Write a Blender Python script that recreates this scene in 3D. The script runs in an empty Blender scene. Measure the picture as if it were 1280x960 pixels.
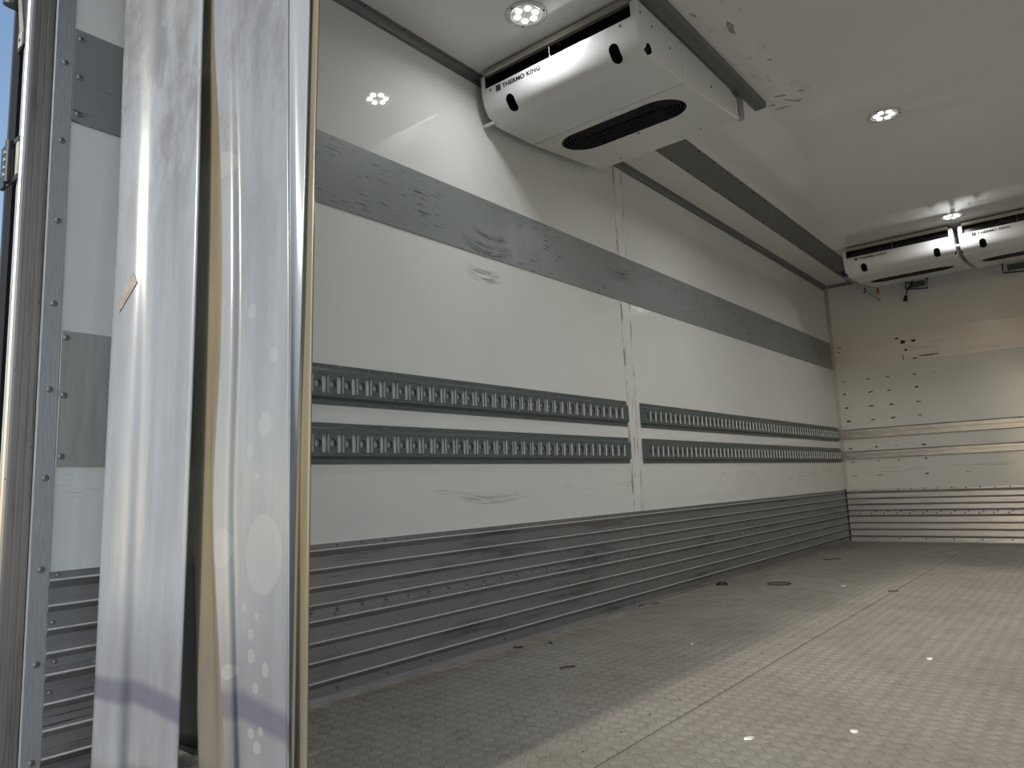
import bpy, bmesh, math, random
from mathutils import Vector, Matrix
from mathutils.geometry import tessellate_polygon
random.seed(7)
scene = bpy.context.scene
col = scene.collection

# ------------------------------------------------------------------ camera, sky, sun, exposure
cam_d = bpy.data.cameras.new('camera'); cam = bpy.data.objects.new('camera', cam_d); col.objects.link(cam)
right = Vector((0.77094489, 0.63558065, -0.04100265)); up = Vector((0.12057739, -0.0824374, 0.98927507)); fwd = Vector((-0.62538394, 0.76762055, 0.14019135))
mw = Matrix((right, up, -fwd)).transposed().to_4x4(); mw.translation = (1.92, 0.0, 0.6111)
cam.matrix_world = mw
cam_d.sensor_width = 36.0; cam_d.lens = 36.0 * 908.07 / 1280.0; cam_d.clip_start = 0.02
scene.camera = cam

SUN_EL = math.radians(24.0)
world = bpy.data.worlds.new('world'); scene.world = world; world.use_nodes = True
wn = world.node_tree; wn.nodes.clear()
sky = wn.nodes.new('ShaderNodeTexSky'); sky.sky_type = 'NISHITA'; sky.sun_disc = False
sky.sun_elevation = SUN_EL; sky.sun_rotation = math.radians(181.0); sky.air_density = 1.0; sky.dust_density = 0.8; sky.ozone_density = 1.0
bg = wn.nodes.new('ShaderNodeBackground'); bg.inputs['Strength'].default_value = 0.17
wo = wn.nodes.new('ShaderNodeOutputWorld')
wn.links.new(sky.outputs[0], bg.inputs[0]); wn.links.new(bg.outputs[0], wo.inputs[0])

sun_d = bpy.data.lights.new('sun', 'SUN'); sun = bpy.data.objects.new('sun', sun_d); col.objects.link(sun)
sun_d.energy = 1.8; sun_d.angle = math.radians(2.5); sun_d.color = (1.0, 0.945, 0.82)
sun.rotation_euler = Vector((0.02, math.cos(SUN_EL), -math.sin(SUN_EL))).to_track_quat('-Z', 'Y').to_euler()
sun.location = (1.2, -6, 4)

vs = scene.view_settings
vs.view_transform = 'Standard'; vs.look = 'None'; vs.gamma = 1.0; vs.use_curve_mapping = False
vs.exposure = 0.36
LAMP_POWER = 0.83      # watts per LED of a ceiling lamp

# ------------------------------------------------------------------ dimensions (metres)
W, L, H = 2.49, 7.098, 2.362
Y0 = 0.60                      # inner side of the rear frame

# ------------------------------------------------------------------ node helpers
class NT:
    def __init__(s, name):
        s.m = bpy.data.materials.new(name); s.m.use_nodes = True
        s.t = s.m.node_tree; s.t.nodes.clear()
        s.out = s.t.nodes.new('ShaderNodeOutputMaterial')
    def n(s, typ, **kw):
        nd = s.t.nodes.new(typ)
        for k, v in kw.items(): setattr(nd, k, v)
        return nd
    def put(s, sock, v):
        if isinstance(v, bpy.types.NodeSocket): s.t.links.new(v, sock)
        elif isinstance(v, tuple) and len(v) == 3 and sock.type == 'RGBA': sock.default_value = (*v, 1)
        else: sock.default_value = v
    def math(s, op, a, b=0.0, c=0.0, clamp=False):
        nd = s.n('ShaderNodeMath', operation=op, use_clamp=clamp)
        for i, v in enumerate((a, b, c)): s.put(nd.inputs[i], v)
        return nd.outputs[0]
    def vmath(s, op, a, b=(0, 0, 0)):
        nd = s.n('ShaderNodeVectorMath', operation=op)
        s.put(nd.inputs[0], a); s.put(nd.inputs[1], b)
        return nd.outputs['Value'] if op in ('LENGTH', 'DOT_PRODUCT') else nd.outputs[0]
    def pos(s): return s.n('ShaderNodeNewGeometry').outputs['Position']
    def obj(s): return s.n('ShaderNodeTexCoord').outputs['Object']
    def sep(s, v):
        nd = s.n('ShaderNodeSeparateXYZ'); s.put(nd.inputs[0], v); return nd.outputs
    def comb(s, x, y, z):
        nd = s.n('ShaderNodeCombineXYZ')
        for i, v in enumerate((x, y, z)): s.put(nd.inputs[i], v)
        return nd.outputs[0]
    def noise(s, vec, scale=1.0, detail=3.0, rough=0.55, mul=None):
        if mul: vec = s.vmath('MULTIPLY', vec, mul)
        nd = s.n('ShaderNodeTexNoise'); s.put(nd.inputs['Vector'], vec)
        nd.inputs['Scale'].default_value = scale; nd.inputs['Detail'].default_value = detail; nd.inputs['Roughness'].default_value = rough
        return nd.outputs[0]
    def step(s, v, a, b, lo=0.0, hi=1.0):
        nd = s.n('ShaderNodeMapRange'); nd.interpolation_type = 'SMOOTHSTEP'
        s.put(nd.inputs[0], v); nd.inputs[1].default_value = a; nd.inputs[2].default_value = b; nd.inputs[3].default_value = lo; nd.inputs[4].default_value = hi
        return nd.outputs[0]
    def mix(s, f, a, b):
        nd = s.n('ShaderNodeMix', data_type='RGBA'); s.put(nd.inputs[0], f); s.put(nd.inputs[6], a); s.put(nd.inputs[7], b)
        return nd.outputs[2]
    def bump(s, h, strength=0.3, dist=0.002):
        nd = s.n('ShaderNodeBump'); nd.inputs['Strength'].default_value = strength; nd.inputs['Distance'].default_value = dist
        s.put(nd.inputs['Height'], h); return nd.outputs[0]
    def bsdf(s, color, rough=0.4, metal=0.0, normal=None, spec=0.5, **kw):
        b = s.n('ShaderNodeBsdfPrincipled')
        s.put(b.inputs['Base Color'], color); s.put(b.inputs['Roughness'], rough); s.put(b.inputs['Metallic'], metal)
        b.inputs['Specular IOR Level'].default_value = spec
        if normal is not None: s.put(b.inputs['Normal'], normal)
        return b
    def done(s, shader):
        s.t.links.new(shader.outputs[0], s.out.inputs[0]); return s.m

M = {}
def simple(name, color, rough=0.4, metal=0.0, grain=0.12, gscale=30.0, stretch=(1, 1, 1), spec=0.5, rvar=0.18):
    t = NT(name); p = t.obj()
    nz = t.noise(p, gscale, 4, 0.6, stretch)
    k = t.step(nz, 0.3, 0.7, 1 - grain, 1 + grain)
    c = t.vmath('MULTIPLY', t.comb(*color), t.comb(k, k, k))
    r = t.step(nz, 0.3, 0.7, rough * (1 - rvar), min(1, rough * (1 + rvar)))
    M[name] = t.done(t.bsdf(c, r, metal, spec=spec)); return M[name]

def scuff(t, y, z, y0, z0, a, wy, hz, freq, seed):
    """curved rub marks: a fan of arcs around (y0, z0)"""
    dy = t.math('SUBTRACT', y, y0)
    v = t.math('SUBTRACT', t.math('SUBTRACT', z, z0), t.math('MULTIPLY', t.math('MULTIPLY', dy, dy), a))
    st = t.noise(t.comb(t.math('MULTIPLY', dy, 9.0), t.math('MULTIPLY', v, freq), seed), 1.0, 3, 0.6)
    ey = t.math('SUBTRACT', 1.0, t.math('POWER', t.math('ABSOLUTE', t.math('DIVIDE', dy, wy)), 2.0), clamp=True)
    ez = t.math('SUBTRACT', 1.0, t.math('POWER', t.math('ABSOLUTE', t.math('DIVIDE', v, hz)), 2.0), clamp=True)
    return t.math('MULTIPLY', t.step(st, 0.44, 0.58), t.math('MULTIPLY', ey, ez))

def marks(t, p, mul, lo, hi, mmul=(1.3, 1.3, 1.3), mlo=0.45, mhi=0.6):
    """elongated scratches: stretched noise gated by a broad mask"""
    a = t.step(t.noise(p, 1.0, 2, 0.5, mul), lo, hi)
    b = t.step(t.noise(p, 1.0, 2, 0.5, mmul), mlo, mhi)
    return t.math('MULTIPLY', a, b)

def mat_wall(key='wall', r0=0.022, r1=0.035):
    t = NT('white_wall_panel'); p = t.pos(); x, y, z = t.sep(p)
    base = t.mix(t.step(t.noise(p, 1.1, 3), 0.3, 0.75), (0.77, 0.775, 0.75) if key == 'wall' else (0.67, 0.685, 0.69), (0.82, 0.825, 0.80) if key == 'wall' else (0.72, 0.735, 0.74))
    dirt = t.math('MULTIPLY', t.noise(p, 5.0, 6, 0.7), t.step(z, 0.4, 1.1, 0.22, 0.05))
    base = t.mix(dirt, base, (0.40, 0.38, 0.33))
    # long rub lines at cargo height, small ticks elsewhere
    g = t.math('MULTIPLY', t.step(z, 0.56, 0.60), t.step(z, 0.68, 0.64))
    ln = t.math('MULTIPLY', marks(t, p, (3, 5, 320), 0.62, 0.66, (2, 1.1, 12), 0.48, 0.6), g)
    tk = marks(t, p, (14, 14, 170), 0.735, 0.76, (1.7, 1.7, 1.7), 0.45, 0.6)
    base = t.mix(t.math('MULTIPLY', t.math('MAXIMUM', ln, tk), 0.75), base, (0.12, 0.11, 0.10))
    s1 = scuff(t, y, z, 2.205, 1.480, 1.1, 0.12, 0.035, 160, 1.3)
    s2 = scuff(t, y, z, 2.22, 0.565, 0.5, 0.26, 0.022, 170, 4.1)
    s3 = scuff(t, y, z, 2.38, 1.77, 1.1, 0.05, 0.03, 160, 8.1)
    base = t.mix(t.math('MULTIPLY', s1, 0.85), base, (0.20, 0.18, 0.12))
    base = t.mix(t.math('MULTIPLY', s2, 0.6), base, (0.25, 0.22, 0.15))
    rough = t.step(t.noise(p, 3.0, 4), 0.3, 0.7, r0, r1)
    nrm = t.bump(t.noise(p, 2.2, 2), 0.10, 0.01)
    M[key] = t.done(t.bsdf(base, rough, 0, nrm, 0.45 if key == 'wall' else 0.25))
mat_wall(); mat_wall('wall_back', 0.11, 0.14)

def mat_joint():
    t = NT('white_joint_sealant'); p = t.pos(); x, y, z = t.sep(p)
    e = t.math('ABSOLUTE', t.math('SUBTRACT', y, 3.345))
    edge = t.step(e, 0.024, 0.046)
    d = t.math('MULTIPLY', t.step(t.noise(p, 1.0, 4, 0.7, (60, 60, 9)), 0.47, 0.57), edge)
    b = t.mix(t.step(t.noise(p, 7.0, 3), 0.4, 0.7), (0.79, 0.79, 0.765), (0.75, 0.75, 0.72))
    b = t.mix(t.math('MULTIPLY', d, 0.85), b, (0.20, 0.18, 0.14))
    br = t.math('MULTIPLY', t.step(t.noise(p, 1.0, 3, 0.6, (20, 30, 7)), 0.56, 0.66), t.step(z, 1.6, 0.5))
    b = t.mix(t.math('MULTIPLY', br, 0.7), b, (0.22, 0.17, 0.09))
    M['joint'] = t.done(t.bsdf(b, 0.35))
mat_joint()

def mat_ceiling():
    t = NT('white_ceiling_panel'); p = t.pos(); x, y, z = t.sep(p)
    b = t.mix(t.step(t.noise(p, 1.4, 4), 0.3, 0.7), (0.76, 0.745, 0.725), (0.80, 0.785, 0.765))
    # grubby sealant area beside the first cooling unit
    g = t.math('MULTIPLY', t.math('MULTIPLY', t.step(x, 0.84, 0.88), t.step(x, 1.10, 1.0)), t.math('MULTIPLY', t.step(y, 2.1, 2.3), t.step(y, 3.42, 3.3)))
    d = t.math('MULTIPLY', t.step(t.noise(p, 1.0, 5, 0.7, (26, 9, 20)), 0.56, 0.72), g)
    b = t.mix(t.math('MULTIPLY', d, 0.6), b, (0.22, 0.19, 0.16))
    M['ceiling'] = t.done(t.bsdf(b, t.step(t.noise(p, 4, 3), 0.3, 0.7, 0.045, 0.075), 0, t.bump(t.noise(p, 1.5, 2), 0.04, 0.01), 0.5))
mat_ceiling()

def mat_band():
    t = NT('scratched_galvanised_steel'); p = t.pos(); x, y, z = t.sep(p)
    b = t.mix(t.noise(p, 2.3, 4), (0.215, 0.235, 0.232), (0.285, 0.305, 0.30))
    b = t.mix(t.math('MULTIPLY', t.noise(p, 1.0, 3, 0.5, (3, 2, 90)), 0.25), b, (0.20, 0.21, 0.21))
    a1 = marks(t, p, (8, 10, 190), 0.635, 0.655, (2.2, 2.2, 5), 0.44, 0.56)
    a2 = marks(t, p, (25, 40, 160), 0.70, 0.72, (3, 3, 5), 0.45, 0.6)
    b = t.mix(t.math('MULTIPLY', t.math('MAXIMUM', a1, a2), 0.92), b, (0.018, 0.018, 0.018))
    s1 = scuff(t, y, z, 2.25, 1.655, 1.3, 0.13, 0.018, 210, 2.2)
    s2 = scuff(t, y, z, 2.23, 1.592, 1.3, 0.17, 0.034, 190, 6.2)
    s3 = scuff(t, y, z, 3.30, 1.71, 1.0, 0.16, 0.04, 190, 9.4)
    s = t.math('MAXIMUM', t.math('MAXIMUM', s1, s2), t.math('MULTIPLY', s3, 0.6))
    b = t.mix(t.math('MULTIPLY', s, 0.95), b, (0.02, 0.02, 0.018))
    M['band'] = t.done(t.bsdf(b, t.step(t.noise(p, 6, 4), 0.3, 0.7, 0.40, 0.50), 0.12, None, 0.4))
mat_band()

def mat_alu(name, c0, c1, dark, along, metal=0.75, rough=0.38, stain=0.5):
    t = NT(name); p = t.pos()
    st = (1.2, 60, 160) if along == 'x' else (60, 1.2, 160)
    f = t.noise(p, 1.0, 4, 0.6, st)
    b = t.mix(f, c0, c1)
    st2 = (1.6, 9, 16) if along == 'x' else (9, 1.6, 16)
    d = t.step(t.noise(p, 1.0, 5, 0.65, st2), 0.52, 0.72)
    b = t.mix(t.math('MULTIPLY', d, stain), b, dark)
    st3 = (5, 60, 260) if along == 'x' else (60, 5, 260)
    k = marks(t, p, st3, 0.66, 0.70, (1.5, 1.5, 6), 0.45, 0.6)
    b = t.mix(t.math('MULTIPLY', k, 0.8), b, (0.03, 0.03, 0.03))
    r = t.step(f, 0.25, 0.75, rough * 0.8, rough * 1.25)
    M[name] = t.done(t.bsdf(b, r, metal, t.bump(f, 0.15, 0.001), 0.5))
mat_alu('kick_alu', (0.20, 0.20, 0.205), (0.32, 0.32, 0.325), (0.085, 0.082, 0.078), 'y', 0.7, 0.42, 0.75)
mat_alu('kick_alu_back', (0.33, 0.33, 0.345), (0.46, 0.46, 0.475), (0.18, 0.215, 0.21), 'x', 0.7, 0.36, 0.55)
mat_alu('band_alu_back', (0.60, 0.60, 0.62), (0.70, 0.70, 0.73), (0.45, 0.45, 0.46), 'x', 0.15, 0.40, 0.25)

def mat_jamb():
    t = NT('brushed_steel_jamb'); p = t.pos()
    f = t.noise(p, 1.0, 4, 0.6, (160, 160, 1.0)); g = t.noise(p, 1.0, 4, 0.65, (70, 70, 3))
    b = t.mix(f, (0.30, 0.275, 0.26), (0.44, 0.41, 0.39))
    b = t.mix(t.math('MULTIPLY', t.step(g, 0.5, 0.7), 0.6), b, (0.16, 0.14, 0.13))
    k = t.step(t.noise(p, 1.0, 2, 0.5, (90, 90, 60)), 0.74, 0.77)
    b = t.mix(t.math('MULTIPLY', k, 0.8), b, (0.02, 0.02, 0.02))
    M['jamb'] = t.done(t.bsdf(b, t.step(f, 0.3, 0.7, 0.30, 0.42), 0.7, None, 0.5))
mat_jamb()

def mat_floor():
    t = NT('aluminium_tread_plate'); p = t.pos(); x, y, z = t.sep(p)
    # five-bar tread: chequered cells whose raised bars turn by 90 degrees
    c = 1.0 / 0.030
    u = t.math('MULTIPLY', t.math('ADD', x, y), c * 0.7071); v = t.math('MULTIPLY', t.math('SUBTRACT', y, x), c * 0.7071)
    u = t.math('ADD', u, 500.0); v = t.math('ADD', v, 500.0)
    fu = t.math('FRACT', u); fv = t.math('FRACT', v)
    par = t.math('MODULO', t.math('ADD', t.math('FLOOR', u), t.math('FLOOR', v)), 2.0)
    a = t.math('ADD', t.math('MULTIPLY', fu, par), t.math('MULTIPLY', fv, t.math('SUBTRACT', 1.0, par)))   # across the bars
    b_ = t.math('ADD', t.math('MULTIPLY', fv, par), t.math('MULTIPLY', fu, t.math('SUBTRACT', 1.0, par)))  # along the bars
    bars = t.step(t.math('SINE', t.math('MULTIPLY', a, 2 * math.pi * 5)), -0.1, 0.7)
    ends = t.math('MULTIPLY', t.step(b_, 0.06, 0.2), t.step(b_, 0.94, 0.8))
    h = t.math('MULTIPLY', bars, ends)
    n1 = t.noise(p, 1.3, 5, 0.6); n2 = t.noise(p, 9.0, 6, 0.7); n3 = t.noise(p, 60.0, 3, 0.6)
    base = t.mix(t.step(n1, 0.3, 0.7), (0.345, 0.31, 0.26), (0.44, 0.405, 0.35))
    base = t.mix(t.step(n2, 0.45, 0.75, 0.0, 0.45), base, (0.19, 0.165, 0.13))
    base = t.mix(t.step(n3, 0.56, 0.72, 0.0, 0.6), base, (0.13, 0.115, 0.10))
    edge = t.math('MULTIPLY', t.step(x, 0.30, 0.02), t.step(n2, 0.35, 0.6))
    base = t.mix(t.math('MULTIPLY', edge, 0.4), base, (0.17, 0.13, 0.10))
    cell = t.math('MULTIPLY', t.math('SUBTRACT', par, 0.5), t.step(n1, 0.3, 0.7, 0.10, 0.22))
    k = t.math('ADD', t.math('ADD', 0.86, cell), t.math('MULTIPLY', h, 0.36))
    base = t.vmath('MULTIPLY', base, t.comb(k, k, k))
    spots = t.step(t.noise(p, 1.0, 2, 0.5, (35, 22, 30)), 0.75, 0.78)
    base = t.mix(t.math('MULTIPLY', spots, 0.7), base, (0.04, 0.04, 0.035))
    rough = t.math('ADD', 0.42, t.math('MULTIPLY', n2, 0.25))
    M['floor'] = t.done(t.bsdf(base, rough, 0.25, t.bump(h, 0.85, 0.0018), 0.45))
mat_floor()

OVALS = [(0.634, 0.502, 0.061, 0.0766), (0.63, 0.755, 0.0229, 0.024), (0.571, 0.996, 0.0154, 0.0156), (0.655, 0.892, 0.0142, 0.0163), (0.577, 0.706, 0.0119, 0.0146), (0.604, 0.652, 0.0087, 0.0079), (0.471, 1.346, 0.0382, 0.0312), (0.516, 0.512, 0.0215, 0.0396), (0.599, 0.351, 0.0112, 0.0103), (0.604, 0.312, 0.0139, 0.0131), (0.551, 0.28, 0.0116, 0.0148), (0.652, 0.292, 0.0106, 0.0141), (0.621, 0.255, 0.0109, 0.0099), (0.609, 0.173, 0.0109, 0.0098), (0.643, 0.182, 0.0079, 0.0083), (0.631, 0.152, 0.0133, 0.011), (0.574, 0.399, 0.0087, 0.009), (0.62, 0.387, 0.0083, 0.0059)]
def mat_pvc(name, col_a, col_b, smudge, ovals=(), trans=0.35, band=None, top_smudge=0.6):
    t = NT(name); p = t.pos(); x, y, z = t.sep(p)
    f = t.noise(p, 1.0, 4, 0.6, (16, 16, 1.1))
    b = t.mix(t.step(f, 0.3, 0.7), col_a, col_b)
    # grey smears hanging down the sheet
    s = t.math('MULTIPLY', t.step(t.noise(p, 1.0, 7, 0.72, (11, 11, 4.0)), 0.42, 0.62), t.step(z, 1.05, 1.75, 0.12, top_smudge * 0.8))
    fine = t.step(t.noise(p, 1.0, 4, 0.7, (120, 120, 4)), 0.5, 0.75, 0.0, 0.10)
    b = t.mix(t.math('ADD', s, fine, clamp=True), b, smudge)
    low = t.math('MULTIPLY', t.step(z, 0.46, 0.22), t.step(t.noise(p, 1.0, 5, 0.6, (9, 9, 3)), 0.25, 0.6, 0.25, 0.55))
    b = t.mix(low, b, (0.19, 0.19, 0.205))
    if band is not None:
        zz = t.math('ADD', z, t.math('MULTIPLY', x, band[1]))
        bd = t.math('MULTIPLY', t.step(zz, band[0] - 0.035, band[0] - 0.015), t.step(zz, band[0] + 0.035, band[0] + 0.012))
        b = t.mix(t.math('MULTIPLY', bd, 0.65), b, (0.12, 0.12, 0.19))
    if ovals:
        tot = None
        for cx, cz, rx, rz in ovals:
            d = t.vmath('LENGTH', t.vmath('MULTIPLY', t.vmath('SUBTRACT', t.comb(x, 0.0, z), (cx, 0, cz)), (1 / rx, 0, 1 / rz)))
            m_ = t.step(d, 1.04, 0.96)
            tot = m_ if tot is None else t.math('MAXIMUM', tot, m_)
        b = t.mix(t.math('MULTIPLY', tot, 0.5), b, (0.44, 0.46, 0.455))
    n = t.bump(t.noise(p, 1.0, 2, 0.4, (10, 10, 1.2)), 0.10, 0.012)
    pr = t.bsdf(b, 0.19, 0.0, n, 0.75)
    tr = t.n('ShaderNodeBsdfTranslucent'); t.put(tr.inputs[0], b)
    mx = t.n('ShaderNodeMixShader'); mx.inputs[0].default_value = trans
    t.t.links.new(pr.outputs[0], mx.inputs[1]); t.t.links.new(tr.outputs[0], mx.inputs[2])
    M[name] = t.done(mx)
mat_pvc('pvc_milky', (0.365, 0.395, 0.44), (0.44, 0.485, 0.55), (0.20, 0.19, 0.20), (), 0.35, (0.215, 0.12), 0.75)
mat_pvc('pvc_clear', (0.31, 0.33, 0.355), (0.375, 0.40, 0.43), (0.19, 0.18, 0.195), OVALS, 0.35, (0.30, 0.14), 0.7)
mat_pvc('pvc_bluish', (0.36, 0.40, 0.46), (0.39, 0.43, 0.49), (0.33, 0.34, 0.36), (), 0.35, (0.30, 0.14), 0.2)
mat_pvc('pvc_yellowed', (0.27, 0.23, 0.145), (0.33, 0.29, 0.20), (0.21, 0.185, 0.13), (), 0.35, None, 0.4)
mat_pvc('pvc_shaded', (0.13, 0.135, 0.12), (0.20, 0.205, 0.18), (0.09, 0.09, 0.085), (), 0.2, None, 0.5)  # rear strip: the shade it hangs in is put into its colour

simple('white_paint', (0.74, 0.74, 0.725), 0.24, 0, 0.012, 2, rvar=0.02)
simple('black_void', (0.006, 0.006, 0.010), 0.5, 0, 0.1)
simple('black_wire', (0.010, 0.010, 0.016), 0.30, 0, 0.1)
simple('black_plastic', (0.018, 0.018, 0.02), 0.4, 0, 0.2)
simple('black_rubber', (0.012, 0.012, 0.018), 0.55, 0, 0.2)
simple('beige_metal', (0.40, 0.375, 0.31), 0.35, 0.5, 0.1, 25, (3, 60, 60))
simple('screw_steel', (0.26, 0.26, 0.255), 0.35, 0.8, 0.2)
simple('rivet_alu', (0.22, 0.22, 0.22), 0.35, 0.7, 0.2)
simple('lit_edge', (0.72, 0.72, 0.73), 0.38, 0.35, 0.15, 20, (20, 3, 20))  # highlight of the top-lit kick plate ledges, put into the colour
simple('chrome', (0.7, 0.7, 0.7), 0.15, 1.0, 0.1)
simple('grey_trim', (0.21, 0.215, 0.22), 0.38, 0.45, 0.14, 10, (30, 2, 30))
simple('grey_trim_vertical', (0.44, 0.445, 0.46), 0.37, 0.45, 0.12, 10, (30, 30, 2))
simple('rail_steel', (0.125, 0.150, 0.150), 0.38, 0.35, 0.22, 14, (20, 1.5, 14))
simple('slot_lip_zinc_lit', (0.93, 0.94, 0.94), 0.40, 0.25, 0.03)  # daylight on the lips facing the door, put into their bright colour
simple('ceiling_plate_steel', (0.165, 0.172, 0.162), 0.42, 0.3, 0.08, 5)
simple('cover_plate_grey', (0.37, 0.375, 0.355), 0.37, 0.15, 0.08, 6, (8, 8, 1))
simple('rail_alu', (0.45, 0.45, 0.455), 0.37, 0.65, 0.25, 6, (1.5, 20, 30))
simple('print_black', (0.012, 0.012, 0.014), 0.5, 0, 0.05)
simple('green_edge', (0.06, 0.10, 0.085), 0.3, 0, 0.1)
simple('tape_brown', (0.25, 0.21, 0.19), 0.5, 0, 0.3, 40)
simple('orange_tag', (0.75, 0.36, 0.05), 0.5, 0, 0.1)
simple('cable_grey', (0.42, 0.41, 0.38), 0.45, 0, 0.1)
simple('twig_brown', (0.07, 0.045, 0.03), 0.8, 0, 0.3, 60)
simple('paper_white', (0.8, 0.8, 0.77), 0.7, 0, 0.05)
simple('outside_asphalt', (0.17, 0.17, 0.17), 0.9, 0, 0.2, 8)
simple('outer_skin', (0.7, 0.7, 0.72), 0.3, 0, 0.05)
simple('jamb_pale', (0.42, 0.44, 0.36), 0.4, 0.2, 0.3, 12, (20, 20, 2))
simple('residue', (0.36, 0.33, 0.29), 0.8, 0, 0.4, 50)
simple('hole_dark', (0.05, 0.048, 0.045), 0.6, 0, 0.2)
simple('hole_faint', (0.30, 0.29, 0.27), 0.6, 0, 0.2)
simple('lamp_bezel', (0.62, 0.62, 0.60), 0.25, 0.1, 0.03)
def mat_led():
    t = NT('led_lens_lit'); e = t.n('ShaderNodeEmission'); e.inputs[0].default_value = (1.0, 0.99, 0.95, 1); e.inputs[1].default_value = 14.0
    M['led'] = t.done(e)
mat_led()

# ------------------------------------------------------------------ geometry helpers
ORG = {}     # object name -> world origin (translation only)
def reg(o, org): ORG[o.name] = Vector(org); return o
class MB:
    def __init__(s): s.v = []; s.f = []
    def box(s, x0, x1, y0, y1, z0, z1):
        b = len(s.v)
        s.v += [(x, y, z) for z in (z0, z1) for y in (y0, y1) for x in (x0, x1)]
        s.f += [tuple(b + i for i in q) for q in ((0, 2, 3, 1), (4, 5, 7, 6), (0, 1, 5, 4), (2, 6, 7, 3), (0, 4, 6, 2), (1, 3, 7, 5))]
        return s
    def prism(s, pts, axis, a, b, caps=True, closed=True):
        """pts are 2-D (the two other axes in order), swept along axis from a to b"""
        n = len(pts); k = len(s.v)
        def mk(p, t): return {'x': (t, p[0], p[1]), 'y': (p[0], t, p[1]), 'z': (p[0], p[1], t)}[axis]
        s.v += [mk(p, a) for p in pts] + [mk(p, b) for p in pts]
        for i in range(n if closed else n - 1):
            j = (i + 1) % n; s.f.append((k + i, k + j, k + n + j, k + n + i))
        if caps and closed: s.f.append(tuple(range(k + n - 1, k - 1, -1))); s.f.append(tuple(range(k + n, k + 2 * n)))
        return s
    def cyl(s, c, axis, r, h, n=12, r2=None):
        """cylinder from c along +axis by h"""
        r2 = r if r2 is None else r2; k = len(s.v); c = Vector(c); d = Vector(axis).normalized()
        u = d.orthogonal().normalized(); w = d.cross(u)
        for q, rr in ((c, r), (c + d * h, r2)):
            s.v += [tuple(q + (u * math.cos(2 * math.pi * i / n) + w * math.sin(2 * math.pi * i / n)) * rr) for i in range(n)]
        s.f += [(k + i, k + (i + 1) % n, k + n + (i + 1) % n, k + n + i) for i in range(n)]
        s.f += [tuple(range(k + n - 1, k - 1, -1)), tuple(range(k + n, k + 2 * n))]
        return s
    def tube(s, path, r, n=8, closed=False):
        P = [Vector(p) for p in path]; k = len(s.v); m = len(P)
        for i, p in enumerate(P):
            a = P[(i - 1) % m] if (closed or i > 0) else p; b = P[(i + 1) % m] if (closed or i < m - 1) else p
            d = (b - a).normalized(); ref = Vector((0, 0, 1)) if abs(d.z) < 0.9 else Vector((1, 0, 0))
            u = d.cross(ref).normalized(); w = d.cross(u)
            s.v += [tuple(p + (u * math.cos(2 * math.pi * j / n) + w * math.sin(2 * math.pi * j / n)) * r) for j in range(n)]
        for i in range(m if closed else m - 1):
            for j in range(n):
                a0 = k + i * n + j; a1 = k + i * n + (j + 1) % n; b0 = k + ((i + 1) % m) * n + j; b1 = k + ((i + 1) % m) * n + (j + 1) % n
                s.f.append((a0, b0, b1, a1))
        if not closed: s.f += [tuple(k + j for j in range(n)), tuple(k + (m - 1) * n + j for j in range(n - 1, -1, -1))]
        return s
    def mesh(s, name, mat, org=(0, 0, 0), smooth=False):
        o = Vector(org); me = bpy.data.meshes.new(name)
        me.from_pydata([tuple(Vector(v) - o) for v in s.v], [], s.f)
        bm = bmesh.new(); bm.from_mesh(me); bmesh.ops.recalc_face_normals(bm, faces=bm.faces); bm.to_mesh(me); bm.free()
        if mat: me.materials.append(M[mat])
        if smooth:
            for p in me.polygons: p.use_smooth = True
        return me
    def build(s, name, mat, parent=None, org=None, smooth=False, bevel=0.0):
        if parent is not None: org = ORG[parent.name]
        elif org is None: org = (0, 0, 0)
        o = bpy.data.objects.new(name, s.mesh(name, mat, org, smooth)); col.objects.link(o)
        if parent is not None: o.parent = parent
        else: o.location = org
        if bevel:
            m = o.modifiers.new('bevel', 'BEVEL'); m.width = bevel; m.segments = 2; m.limit_method = 'ANGLE'; m.angle_limit = math.radians(40)
        return reg(o, org)
def tag(o, label, cat, group=None, kind=None):
    o['label'] = label; o['category'] = cat
    if group: o['group'] = group
    if kind: o['kind'] = kind
    return o
def root(name, loc, label, cat, group=None, kind=None):
    o = bpy.data.objects.new(name, None); col.objects.link(o); o.location = loc; o.empty_display_size = 0.05
    reg(o, loc); return tag(o, label, cat, group, kind)
def inst(name, me, pos, parent, rot=None):
    o = bpy.data.objects.new(name, me); col.objects.link(o); o.parent = parent
    o.location = Vector(pos) - ORG[parent.name]
    if rot: o.rotation_euler = rot
    return reg(o, pos)
def B(*a): return MB().box(*a)

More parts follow.
